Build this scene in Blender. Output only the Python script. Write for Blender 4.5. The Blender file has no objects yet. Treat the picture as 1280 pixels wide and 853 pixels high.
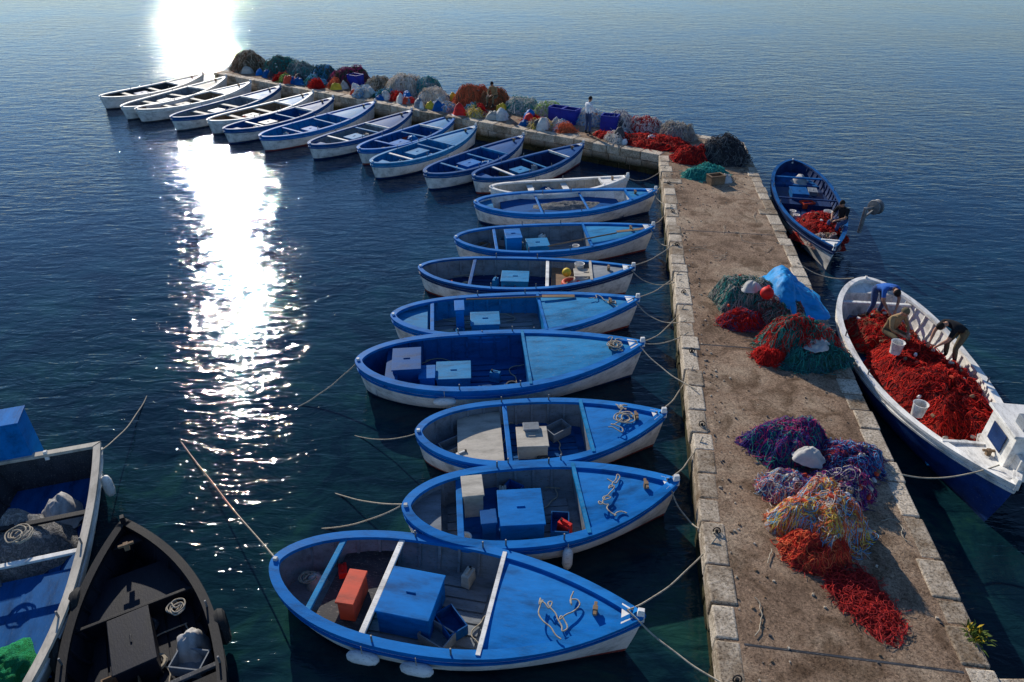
import bpy, bmesh, math, random
from mathutils import Vector, Matrix, noise
R=random.Random(7)
S=bpy.context.scene
col=S.collection
S.view_settings.view_transform='Standard'; S.view_settings.look='None'; S.view_settings.exposure=0

# ------------------------------------------------------------------ materials
def nt(m):
    m.use_nodes=True; n=m.node_tree; n.nodes.clear(); return n
def N(t,typ,**k):
    n=t.nodes.new(typ)
    for a,b in k.items():
        if a in n.inputs: n.inputs[a].default_value=b
        else: setattr(n,a,b)
    return n
def ramp(t,src,stops):
    r=t.nodes.new('ShaderNodeValToRGB'); e=r.color_ramp.elements
    while len(e)<len(stops): e.new(0.5)
    for i,(p,c) in enumerate(stops):
        e[i].position=p; e[i].color=(*c,1) if len(c)==3 else c
    t.links.new(src,r.inputs[0]); return r
def scl(c,f): return tuple(min(1,x*f) for x in c)
MC={}
def paint(name,c,wear=0.35,rough=0.5,sc=3.0,bump=0.25,under=None,metal=0,spec=0.2):
    if name in MC: return MC[name]
    m=bpy.data.materials.new(name); t=nt(m); L=t.links
    out=N(t,'ShaderNodeOutputMaterial'); b=N(t,'ShaderNodeBsdfPrincipled',Metallic=metal); b.inputs['Specular IOR Level'].default_value=spec
    L.new(b.outputs[0],out.inputs[0])
    tc=N(t,'ShaderNodeTexCoord'); oi=N(t,'ShaderNodeObjectInfo')
    add=N(t,'ShaderNodeVectorMath',operation='ADD'); L.new(tc.outputs['Object'],add.inputs[0]); L.new(oi.outputs['Random'],add.inputs[1])
    mp=N(t,'ShaderNodeMapping'); mp.inputs['Scale'].default_value=(0.5,1.6,1.2); L.new(add.outputs[0],mp.inputs[0])
    n1=N(t,'ShaderNodeTexNoise',Scale=sc,Detail=8.0,Roughness=0.65); L.new(mp.outputs[0],n1.inputs[0])
    n2=N(t,'ShaderNodeTexNoise',Scale=sc*9,Detail=6.0,Roughness=0.7); L.new(mp.outputs[0],n2.inputs[0])
    r=ramp(t,n1.outputs[0],[(0.3,scl(c,0.5)),(0.5,c),(0.72,tuple(min(1,x*1.25+0.004) for x in c))])
    u=under or (0.32,0.29,0.25)
    w=ramp(t,n2.outputs[0],[(0.61-0.12*wear,(0,0,0)),(0.69-0.08*wear,(min(1,wear*1.3),)*3)])
    mx=N(t,'ShaderNodeMixRGB'); L.new(w.outputs[0],mx.inputs[0]); L.new(r.outputs[0],mx.inputs[1]); mx.inputs[2].default_value=(*u,1)
    L.new(mx.outputs[0],b.inputs['Base Color'])
    rr=N(t,'ShaderNodeMapRange'); rr.inputs['To Min'].default_value=rough-0.12; rr.inputs['To Max'].default_value=rough+0.25
    L.new(n1.outputs[0],rr.inputs[0]); L.new(rr.outputs[0],b.inputs['Roughness'])
    bp=N(t,'ShaderNodeBump',Strength=bump,Distance=0.01); L.new(n2.outputs[0],bp.inputs['Height']); L.new(bp.outputs[0],b.inputs['Normal'])
    MC[name]=m; return m
def netmat(name,cols,sc=5,thread=70):
    if name in MC: return MC[name]
    m=bpy.data.materials.new(name); t=nt(m); L=t.links
    out=N(t,'ShaderNodeOutputMaterial'); b=N(t,'ShaderNodeBsdfPrincipled',Roughness=0.85); b.inputs['Specular IOR Level'].default_value=0.15
    L.new(b.outputs[0],out.inputs[0]); tc=N(t,'ShaderNodeTexCoord')
    n1=N(t,'ShaderNodeTexNoise',Scale=sc,Detail=4.0,Distortion=2.0); L.new(tc.outputs['Object'],n1.inputs[0])
    k=len(cols); st=[]
    for i,c in enumerate(cols):
        p=0.38+0.24*i/max(1,k-1); st.append((p,c))
    r=ramp(t,n1.outputs[0],st); r.color_ramp.interpolation='LINEAR'
    n2=N(t,'ShaderNodeTexNoise',Scale=thread,Detail=4.0,Distortion=3.0,Roughness=0.7); L.new(tc.outputs['Object'],n2.inputs[0])
    d=ramp(t,n2.outputs[0],[(0.38,(0.12,)*3),(0.56,(1.25,)*3)])
    mx=N(t,'ShaderNodeMixRGB',blend_type='MULTIPLY'); mx.inputs[0].default_value=0.9
    L.new(r.outputs[0],mx.inputs[1]); L.new(d.outputs[0],mx.inputs[2]); L.new(mx.outputs[0],b.inputs['Base Color'])
    n3=N(t,'ShaderNodeTexNoise',Scale=14.0,Detail=6.0,Distortion=2.0); L.new(tc.outputs['Object'],n3.inputs[0])
    bp0=N(t,'ShaderNodeBump',Strength=0.9,Distance=0.08); L.new(n3.outputs[0],bp0.inputs['Height'])
    bp=N(t,'ShaderNodeBump',Strength=0.9,Distance=0.02); L.new(n2.outputs[0],bp.inputs['Height']); L.new(bp0.outputs[0],bp.inputs['Normal']); L.new(bp.outputs[0],b.inputs['Normal'])
    MC[name]=m; return m

UB=(0.10,0.16,0.22)
BLUE=paint('blue_paint',(0.001,0.155,0.47),0.22,spec=.07,under=UB)
BLUE2=paint('mid_blue_paint',(0.003,0.085,0.27),0.32,spec=.07,under=UB)
BLUE3=paint('light_blue_paint',(0.008,0.20,0.43),0.38,spec=.08,under=(.22,.28,.32))
NAVY=paint('navy_paint',(0.006,0.03,0.11),0.3,under=UB)
WHITE=paint('white_paint',(0.80,0.77,0.71),0.42,under=(0.25,0.2,0.15))
GREYP=paint('grey_paint',(0.21,0.235,0.26),0.5,under=(.12,.10,.08))
DGREY=paint('dark_grey_boards',(0.05,0.052,0.058),0.4,0.6)
RED=paint('antifoul_red',(0.28,0.045,0.03),0.5,0.7)
ORANGE=paint('orange_plastic',(0.62,0.07,0.03),0.1)
BLACK=paint('black_paint',(0.006,0.006,0.009),0.18,0.5,under=(0.08,0.065,0.05))
BLACKB=paint('black_boards',(0.012,0.013,0.020),0.25,0.5,under=(0.06,0.05,0.045))
WOOD=paint('weathered_wood',(0.22,0.14,0.08),0.4,0.7)
CREAM=paint('cream_board',(0.50,0.45,0.37),0.5,0.6)
RUBBER=paint('black_rubber',(0.02,0.02,0.02),0.2,0.7)
METAL=paint('galvanised_metal',(0.22,0.22,0.22),0.4,0.5,metal=0.5)
YELLOW=paint('yellow_plastic',(0.75,0.5,0.04),0.1)
REDP=paint('red_plastic',(0.7,0.02,0.015),0.05)
ROPE=paint('rope_fibre',(0.42,0.36,0.27),0.5,0.9,sc=12)
TARP=paint('blue_tarpaulin',(0.008,0.25,0.58),0.15,0.5,spec=.15)
CLOTH=paint('pale_cloth',(0.46,0.44,0.41),0.2,0.9)
SACK=paint('white_sack',(0.62,0.60,0.55),0.2,0.9)
SKIN=paint('skin',(0.42,0.22,0.14),0.05,0.6,under=(0.35,0.18,0.12))
HAIR=paint('dark_hair',(0.02,0.015,0.012),0.05,0.8)
JEANS=paint('denim',(0.04,0.07,0.16),0.2,0.9)
WSHIRT=paint('white_shirt',(0.80,0.80,0.80),0.05,0.9)
BSHIRT=paint('blue_shirt',(0.03,0.12,0.42),0.05,0.9)
TSHIRT=paint('tan_shirt',(0.30,0.20,0.10),0.1,0.9)
KSHIRT=paint('black_shirt',(0.012,0.012,0.015),0.05,0.9)
OLIVE=paint('olive_trousers',(0.12,0.10,0.06),0.1,0.9)
LEAF=paint('weed_leaf',(0.08,0.12,0.02),0.3,0.7,under=(.3,.28,.02))

# ------------------------------------------------------------------ mesh helpers
class MB:
    def __init__(s): s.v=[];s.f=[];s.m=[];s.mats=[]
    def mi(s,m):
        if m not in s.mats: s.mats.append(m)
        return s.mats.index(m)
    def add(s,vs,fs,m):
        o=len(s.v); s.v+= [tuple(x) for x in vs]; k=s.mi(m)
        for f in fs: s.f.append(tuple(o+i for i in f)); s.m.append(k)
    def box(s,c,sz,m,rot=0,taper=1.0,tilt=None):
        hx,hy,hz=[q/2 for q in sz]; M=Matrix.Rotation(rot,3,'Z')
        if tilt: M=M@Matrix.Rotation(tilt[1],3,tilt[0])
        vs=[]
        for z in (-hz,hz):
            k=taper if z>0 else 1
            for x,y in ((-hx,-hy),(hx,-hy),(hx,hy),(-hx,hy)):
                vs.append(Vector(c)+M@Vector((x*k,y*k,z)))
        s.add(vs,[(3,2,1,0),(4,5,6,7),(0,1,5,4),(1,2,6,5),(2,3,7,6),(3,0,4,7)],m)
    def lathe(s,c,prof,m,n=14,M=None):
        vs=[];fs=[]
        M=M or Matrix.Identity(3)
        for r,z in prof:
            for i in range(n):
                a=2*math.pi*i/n; vs.append(Vector(c)+M@Vector((r*math.cos(a),r*math.sin(a),z)))
        for k in range(len(prof)-1):
            for i in range(n):
                j=(i+1)%n; fs.append((k*n+i,k*n+j,(k+1)*n+j,(k+1)*n+i))
        fs.append(tuple(range(n-1,-1,-1))); fs.append(tuple((len(prof)-1)*n+i for i in range(n)))
        s.add(vs,fs,m)
    def torus(s,c,R0,r,m,n=24,k=8,M=None,sq=1):
        vs=[];fs=[]; M=M or Matrix.Identity(3)
        for i in range(n):
            a=2*math.pi*i/n
            for j in range(k):
                b=2*math.pi*j/k
                vs.append(Vector(c)+M@Vector(((R0+r*math.cos(b))*math.cos(a),(R0+r*math.cos(b))*math.sin(a),r*sq*math.sin(b))))
        for i in range(n):
            for j in range(k):
                fs.append((i*k+j,((i+1)%n)*k+j,((i+1)%n)*k+(j+1)%k,i*k+(j+1)%k))
        s.add(vs,fs,m)
    def obj(s,name,parent=None,bevel=0,smooth=False,auto=None):
        me=bpy.data.meshes.new(name); me.from_pydata(s.v,[],s.f)
        for m in s.mats: me.materials.append(m)
        me.polygons.foreach_set('material_index',s.m)
        bm=bmesh.new(); bm.from_mesh(me)
        bmesh.ops.remove_doubles(bm,verts=bm.verts,dist=1e-5)
        bmesh.ops.dissolve_degenerate(bm,edges=bm.edges,dist=1e-5)
        bmesh.ops.recalc_face_normals(bm,faces=bm.faces); 
        if smooth:
            for f in bm.faces: f.smooth=True
            for e in bm.edges:
                if len(e.link_faces)==2 and e.calc_face_angle(0)>math.radians(auto or 40): e.smooth=False
        bm.to_mesh(me); bm.free()
        o=bpy.data.objects.new(name,me); col.objects.link(o)
        if parent: o.parent=parent
        if bevel:
            b=o.modifiers.new('bev','BEVEL'); b.width=bevel; b.segments=2; b.limit_method='ANGLE'; b.angle_limit=math.radians(50)
        return o
def empty(name,loc=(0,0,0),rot=0):
    e=bpy.data.objects.new(name,None); e.empty_display_size=.3; col.objects.link(e); e.location=loc; e.rotation_euler=(0,0,rot); return e
def curves(name,polys,rad,mat,parent=None,smooth=True):
    cu=bpy.data.curves.new(name,'CURVE'); cu.dimensions='3D'; cu.bevel_depth=rad; cu.bevel_resolution=0 if rad<.012 else 2; cu.resolution_u=2 if rad<.012 else 3
    for p in polys:
        sp=cu.splines.new('NURBS' if smooth and len(p)>3 else 'POLY'); sp.points.add(len(p)-1)
        for i,q in enumerate(p): sp.points[i].co=(*q,1)
        if sp.type=='NURBS': sp.use_endpoint_u=True; sp.order_u=3
    cu.materials.append(mat); o=bpy.data.objects.new(name,cu); col.objects.link(o)
    if parent: o.parent=parent
    return o
def rope(a,b,sag=0.3,r=0.016,mat=None,name='mooring_rope',n=14):
    a=Vector(a);b=Vector(b); pts=[]
    for i in range(n+1):
        u=i/n; p=a.lerp(b,u); p.z-=sag*4*u*(1-u); p.x+=0.01*math.sin(u*17); pts.append(p)
    return curves(name,[pts],r,mat or ROPE)

# ------------------------------------------------------------------ water
def make_water():
    m=bpy.data.materials.new('sea_water'); t=nt(m); L=t.links
    out=N(t,'ShaderNodeOutputMaterial'); b=N(t,'ShaderNodeBsdfPrincipled',Roughness=0.03,IOR=1.33); b.inputs['Specular IOR Level'].default_value=0.36
    L.new(b.outputs[0],out.inputs[0]); tc=N(t,'ShaderNodeTexCoord')
    n0=N(t,'ShaderNodeTexNoise',Scale=0.45,Detail=8.0,Roughness=0.7,Distortion=0.8); L.new(tc.outputs['Object'],n0.inputs[0])
    sh=ramp(t,n0.outputs[0],[(0.42,(0.002,0.012,0.021)),(0.54,(0.005,0.027,0.034)),(0.66,(0.012,0.052,0.040))])
    dp=ramp(t,n0.outputs[0],[(0.38,(0.003,0.020,0.048)),(0.66,(0.005,0.038,0.082))])
    sx=N(t,'ShaderNodeSeparateXYZ'); L.new(tc.outputs['Object'],sx.inputs[0])
    mr=N(t,'ShaderNodeMapRange'); mr.inputs['From Min'].default_value=10; mr.inputs['From Max'].default_value=24; L.new(sx.outputs[1],mr.inputs[0])
    mx=N(t,'ShaderNodeMixRGB'); L.new(mr.outputs[0],mx.inputs[0]); L.new(sh.outputs[0],mx.inputs[1]); L.new(dp.outputs[0],mx.inputs[2])
    L.new(mx.outputs[0],b.inputs['Base Color'])
    prev=None
    mpv=N(t,'ShaderNodeMapping'); mpv.inputs['Rotation'].default_value=(0,0,math.radians(10)); mpv.inputs['Scale'].default_value=(0.5,1.35,1); L.new(tc.outputs['Object'],mpv.inputs[0])
    nb=N(t,'ShaderNodeTexNoise',Scale=0.07,Detail=4.0); L.new(tc.outputs['Object'],nb.inputs[0])
    gust=ramp(t,nb.outputs[0],[(0.38,(0.55,)*3),(0.62,(1,)*3)])
    for sc,st,dist,det in ((0.8,0.5,0.085,2.0),(2.2,0.65,0.058,3.0),(6.0,0.6,0.019,3.0)):
        n=N(t,'ShaderNodeTexNoise',Scale=sc,Detail=det,Roughness=0.55,Distortion=0.8); L.new(mpv.outputs[0],n.inputs[0])
        bp=N(t,'ShaderNodeBump',Strength=st,Distance=dist); L.new(n.outputs[0],bp.inputs['Height'])
        mm=N(t,'ShaderNodeMath',operation='MULTIPLY'); L.new(gust.outputs[0],mm.inputs[0]); mm.inputs[1].default_value=st*1.3; L.new(mm.outputs[0],bp.inputs['Strength'])
        if prev: L.new(prev.outputs[0],bp.inputs['Normal'])
        prev=bp
    L.new(prev.outputs[0],b.inputs['Normal'])
    mb=MB(); q=4000
    mb.add([(-q,-q,0),(q,-q,0),(q,q,0),(-q,q,0)],[(0,1,2,3)],m); mb.obj('sea_water')
make_water()

# ------------------------------------------------------------------ pier
def stone_mat(name,c1,c2,wet=True):
    m=bpy.data.materials.new(name); t=nt(m); L=t.links
    out=N(t,'ShaderNodeOutputMaterial'); b=N(t,'ShaderNodeBsdfPrincipled',Roughness=0.85); b.inputs['Specular IOR Level'].default_value=0.2; L.new(b.outputs[0],out.inputs[0])
    tc=N(t,'ShaderNodeTexCoord'); g=N(t,'ShaderNodeNewGeometry')
    n1=N(t,'ShaderNodeTexNoise',Scale=1.8,Detail=8.0,Roughness=0.75); L.new(tc.outputs['Object'],n1.inputs[0])
    n2=N(t,'ShaderNodeTexNoise',Scale=22.0,Detail=6.0,Roughness=0.8); L.new(tc.outputs['Object'],n2.inputs[0])
    mixn=N(t,'ShaderNodeMath',operation='MULTIPLY_ADD'); L.new(g.outputs['Random Per Island'],mixn.inputs[0]); mixn.inputs[1].default_value=0.25; L.new(n1.outputs[0],mixn.inputs[2])
    r=ramp(t,mixn.outputs[0],[(0.42,c1),(0.58,tuple((a+b_)/2 for a,b_ in zip(c1,c2))),(0.72,c2)])
    d=ramp(t,n2.outputs[0],[(0.38,(0.22,0.20,0.17)),(0.53,(1,)*3)])
    mx=N(t,'ShaderNodeMixRGB',blend_type='MULTIPLY'); mx.inputs[0].default_value=0.9; L.new(r.outputs[0],mx.inputs[1]); L.new(d.outputs[0],mx.inputs[2])
    sx=N(t,'ShaderNodeSeparateXYZ'); L.new(tc.outputs['Object'],sx.inputs[0])
    ad=N(t,'ShaderNodeMath',operation='MULTIPLY_ADD'); L.new(n1.outputs[0],ad.inputs[0]); ad.inputs[1].default_value=-0.5; L.new(sx.outputs[2],ad.inputs[2])
    wr=ramp(t,ad.outputs[0],[(0.0,(0.10,0.11,0.06)),(0.28,(1,1,1))])
    m2=N(t,'ShaderNodeMixRGB',blend_type='MULTIPLY'); m2.inputs[0].default_value=1; L.new(mx.outputs[0],m2.inputs[1]); L.new(wr.outputs[0],m2.inputs[2])
    L.new(m2.outputs[0],b.inputs['Base Color'])
    bp=N(t,'ShaderNodeBump',Strength=0.8,Distance=0.03); L.new(n2.outputs[0],bp.inputs['Height']); L.new(bp.outputs[0],b.inputs['Normal'])
    return m
LIME=stone_mat('limestone',(0.24,0.165,0.10),(0.74,0.62,0.47))
def concrete():
    m=bpy.data.materials.new('pier_concrete'); t=nt(m); L=t.links
    out=N(t,'ShaderNodeOutputMaterial'); b=N(t,'ShaderNodeBsdfPrincipled',Roughness=0.9); b.inputs['Specular IOR Level'].default_value=0.12; L.new(b.outputs[0],out.inputs[0])
    tc=N(t,'ShaderNodeTexCoord')
    n1=N(t,'ShaderNodeTexNoise',Scale=0.6,Detail=8.0,Roughness=0.7); L.new(tc.outputs['Object'],n1.inputs[0])
    r=ramp(t,n1.outputs[0],[(0.34,(0.22,0.14,0.09)),(0.5,(0.41,0.275,0.18)),(0.66,(0.56,0.42,0.29))])
    n2=N(t,'ShaderNodeTexNoise',Scale=24.0,Detail=7.0,Roughness=0.9); L.new(tc.outputs['Object'],n2.inputs[0])
    sp=ramp(t,n2.outputs[0],[(0.40,(0.18,0.16,0.14)),(0.49,(0.85,)*3),(0.56,(1.0,)*3),(0.64,(2.1,2.0,1.8))])
    mx=N(t,'ShaderNodeMixRGB',blend_type='MULTIPLY'); mx.inputs[0].default_value=0.95; L.new(r.outputs[0],mx.inputs[1]); L.new(sp.outputs[0],mx.inputs[2])
    n3=N(t,'ShaderNodeTexNoise',Scale=1.7,Detail=7.0,Distortion=1.0); L.new(tc.outputs['Object'],n3.inputs[0])
    st=ramp(t,n3.outputs[0],[(0.50,(1,1,1)),(0.66,(0.45,0.41,0.37))])
    m2=N(t,'ShaderNodeMixRGB',blend_type='MULTIPLY'); m2.inputs[0].default_value=0.85; L.new(mx.outputs[0],m2.inputs[1]); L.new(st.outputs[0],m2.inputs[2])
    L.new(m2.outputs[0],b.inputs['Base Color'])
    bp=N(t,'ShaderNodeBump',Strength=1.0,Distance=0.035); L.new(n2.outputs[0],bp.inputs['Height']); L.new(bp.outputs[0],b.inputs['Normal'])
    return m
CONC=concrete()
PZ=0.9
L0=Vector((1.52,-4));L1=Vector((6.38,29.2));AN=Vector((-19.3,46.5));AF=Vector((-17.3,49.5));CR=Vector((10.58,31.2));R0=Vector((5.30,-4.56))
pier=empty('stone_pier')
mb=MB()
def inset(P,d):
    n=len(P);out=[]
    for i in range(n):
        a,b,c=P[i-1],P[i],P[(i+1)%n]
        e1=(b-a).normalized();e2=(c-b).normalized()
        n1=Vector((-e1.y,e1.x));n2=Vector((-e2.y,e2.x)); k=(n1+n2); k=k/ (k.dot(n1))
        out.append(b+k*d)
    return out
poly=[L0,R0,CR,AF,AN,L1]
pin=inset(poly,0.12)
vs=[(p.x,p.y,PZ) for p in pin]+[(p.x,p.y,-2) for p in pin]
n=len(pin)
mb.add(vs,[tuple(range(n))]+[(i,i+n,(i+1)%n+n,(i+1)%n) for i in range(n)],CONC)
mb.obj('deck_slab',pier)
mb=MB()
def edge_blocks(a,b,inw,width,courses=3,lmin=.45,lmax=1.05):
    d=(b-a); Ltot=d.length; d=d.normalized(); ang=math.atan2(d.y,d.x)
    for k in range(courses):
        u=0.0
        zt=PZ+0.02-k*0.36 
        while u<Ltot-0.3:
            l=min(R.uniform(lmin,lmax),Ltot-u)
            if Ltot-u-l<0.4: l=Ltot-u
            w=width+R.uniform(-.08,.05) if k==0 else width
            if k==0 and R.random()<0.09: w+=R.uniform(.15,.45)
            h=0.35
            off=R.uniform(-0.03,0.03)+(0.0 if k==0 else 0.04)
            c=a+d*(u+l/2)+inw*(w/2+off)
            mb.box((c.x,c.y,zt-h/2+R.uniform(-.016,.010)),(l-R.uniform(.012,.035),w,h),LIME,ang+R.uniform(-.012,.012))
            u+=l
def nrm(v): return v.normalized()
dm=nrm(L1-L0); nr=Vector((dm.y,-dm.x))
edge_blocks(L0,L1,nr,0.42,4)
edge_blocks(R0,CR,-nr,0.40,4)
da=nrm(AN-L1); na=Vector((da.y,-da.x)); 
if na.y<0: na=-na
edge_blocks(L1,AN,na,0.55,4)
edge_blocks(CR,AF,-na,0.5,3)
edge_blocks(AN,AF,-da,0.5,3)
mb.obj('edge_stones',pier,bevel=0.03)
mb=MB()
for u in (10.2,18.4,25.5,31.5):
    p=L0+dm*u+nr*1.9; mb.box((p.x,p.y,PZ+0.0005),(3.0,0.035,0.007),DGREY,math.atan2(nr.y,nr.x))
mb.obj('expansion_joints',pier)
mb=MB()
for u in (9.6,12.3,15.2,18,21,24.2,27,30):
    p=L0+dm*u+nr*0.22
    mb.torus((p.x,p.y,PZ+0.05),0.06,0.012,RUBBER,16,6,Matrix.Rotation(1.2,3,'X'))
    mb.lathe((p.x,p.y,PZ),[(0.03,0),(0.03,0.06),(0.02,0.07)],RUBBER,8)
mb.obj('mooring_rings',pier,smooth=True)
rr=random.Random(5); mb=MB()
for k in range(420):
    u=rr.uniform(7,34); v=rr.choice([rr.uniform(.4,3.5),rr.uniform(.4,.8)]); p=L0+dm*u+nr*v; s=rr.uniform(.008,.028)
    mb.box((p.x,p.y,PZ+0.022+s/2-.02),(s*2,s*1.5,s),rr.choice([LIME,WOOD,DGREY,LIME]),rr.uniform(0,3),.7)
mb.obj('pebbles',pier)
ps=[]
for k in range(26):
    u=rr.uniform(8,33); v=rr.uniform(.3,3.4); p=L0+dm*u+nr*v; h=rr.uniform(0,6.28); q=[]
    x,y=p.x,p.y
    for i in range(rr.randint(5,14)):
        q.append((x,y,PZ+.03)); h+=rr.uniform(-.8,.8); x+=.07*math.cos(h); y+=.07*math.sin(h)
    ps.append(q)
curves('rope_scraps',ps,0.008,ROPE,pier)
mb=MB(); mb.box((9.9,3.4,-.1),(6.3,4.3,1.9),LIME); mb.obj('quay_wall',bevel=.03)
mb=MB(); rw_=random.Random(3)
for k in range(170):
    a=rw_.uniform(0,6.28); l=rw_.uniform(.05,.24); e=rw_.uniform(.3,1.4); b0=Vector((6.83+rw_.uniform(-.08,.08),6.15+rw_.uniform(-.14,.14),PZ))
    d=Vector((math.cos(a)*math.cos(e),math.sin(a)*math.cos(e),math.sin(e))); s_=Vector((-math.sin(a),math.cos(a),0))*.014
    m_=b0+d*l*.6; mb.add([b0,m_-s_,b0+d*l-Vector((0,0,l*.2)),m_+s_],[(0,1,2,3)],LEAF if k%5 else YELLOW)
mb.obj('weed_plant')

# ------------------------------------------------------------------ heaps
def mound(name,c,rx,ry,h,rot,mat,seed,n=40,rough=0.3,fine=0.06,lobes=5):
    mb=MB(); vs=[]; NR=n//2; NA=n; rl=random.Random(seed)
    cr,sr=math.cos(rot),math.sin(rot)
    sv=Vector((seed*3.1,seed*1.7,0))
    lb=[(0,0,.85,.8)]+[(rl.uniform(.15,.6)*math.cos(a),rl.uniform(.15,.6)*math.sin(a),rl.uniform(.4,.65),rl.uniform(.6,1.05)) for a in [rl.uniform(0,6.28) for _ in range(lobes)]]
    for i in range(NR+1):
        r=i/NR
        for j in range(NA):
            a=2*math.pi*j/NA
            ed=1+0.30*noise.noise(Vector((math.cos(a)*1.3,math.sin(a)*1.3,seed)))+0.14*noise.noise(Vector((math.cos(a)*4,math.sin(a)*4,seed+5)))
            ux,uy=r*math.cos(a),r*math.sin(a)
            x=rx*ed*ux;y=ry*ed*uy
            q=Vector((x,y,0))
            hh=0
            for (lx,ly,lw,lh) in lb:
                d2=((ux-lx)**2+(uy-ly)**2)/lw**2
                if d2<1: hh=max(hh,lh*(1-d2)**.75)
            hh=.6*hh+.4*max(0,1-r**1.8)
            hh*=h*min(1,(1-r)*3)**.6
            nn=noise.noise(q*1.3/max(.5,min(rx,ry))+sv); fold=abs(noise.noise(q*5+sv))
            z=hh*(1+rough*nn)-fine*fold*1.4*(1-r**6)+fine*1.0*noise.noise(q*13+sv)*(1-r**8)+fine*.5*noise.noise(q*30+sv)*(1-r**8)
            if r>=0.999: z=-0.02
            vs.append((x*cr-y*sr,x*sr+y*cr,max(-0.02,z)))
    fs=[]
    for i in range(NR):
        for j in range(NA):
            k=(j+1)%NA
            fs.append((i*NA+j,(i+1)*NA+j,(i+1)*NA+k,i*NA+k))
    mb.add(vs,fs,mat); o=mb.obj(name,smooth=True,auto=120); o.location=c; return o
def surf(o):
    from mathutils.bvhtree import BVHTree
    bm=bmesh.new(); bm.from_mesh(o.data); t=BVHTree.FromBMesh(bm); bm.free(); return t
def strands(parent_mound,rx,ry,rot,cnt,rad,mats,rr,spread=.98,name='net_strands'):
    t=surf(parent_mound); per={}; big=1 if rad<.0105 else 2.4
    for k in range(cnt):
        a=rr.uniform(0,6.28);r=math.sqrt(rr.random())*spread
        x=rx*r*math.cos(a);y=ry*r*math.sin(a); x,y=x*math.cos(rot)-y*math.sin(rot),x*math.sin(rot)+y*math.cos(rot)
        h=rr.uniform(0,6.28); pts=[]; st=rr.uniform(.02,.05)*(1 if rad<.009 else 1.5); cur=rr.uniform(-.7,.7); n=rr.randint(8,18); A=rr.choice([.01,.02,.04,.09])*big
        for i in range(n):
            hit=t.ray_cast(Vector((x,y,5)),Vector((0,0,-1)))
            if not hit[0] and i>4: break
            z=hit[0].z if hit[0] else 0.0
            pts.append((x,y,max(z,0)+rad*0.8+A*math.sin(math.pi*i/n)*rr.uniform(.6,1)))
            h+=cur+rr.uniform(-.5,.5); x+=st*math.cos(h);y+=st*math.sin(h)
        if len(pts)>2: per.setdefault(k%len(mats),[]).append(pts)
    for k,ps in per.items():
        curves(name,ps,rad,mats[k],parent_mound)
def net_pile(c,rx,ry,h,rot,cols,seed,cnt=120,rad=0.008,name='fishing_net_pile',n=48,rough=.3,floats=0,fine=.07):
    rr=random.Random(seed)
    m=netmat('net_'+str(seed),cols,sc=2.6 if rx>.5 else 4)
    o=mound(name,c,rx,ry,h,rot,m,seed,n=n,rough=rough,fine=fine)
    ms=[paint('strand_%d_%d_%d'%tuple(int(v*50) for v in cc),scl(cc,1.4),0.1,0.85) for cc in cols[:5]]
    if cnt: strands(o,rx,ry,rot,cnt,rad,ms,rr)
    if floats:
        t=surf(o); mb=MB()
        for k in range(floats):
            a=rr.uniform(0,6.28);r=math.sqrt(rr.random())*.9
            x=rx*r*math.cos(a);y=ry*r*math.sin(a)
            hit=t.ray_cast(Vector((x,y,5)),Vector((0,0,-1))); z=hit[0].z if hit[0] else 0
            M=Matrix.Rotation(rr.uniform(0,3),3,'Z')@Matrix.Rotation(1.57,3,'X')
            mb.lathe((x,y,z+.03),[(0.012,-.06),(0.035,-.045),(0.04,0),(0.035,.045),(0.012,.06)],[WHITE,CREAM,ORANGE][k%3] if k%4 else WOOD,8,M)
        mb.obj('cork_floats',o,smooth=True)
    return o

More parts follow.
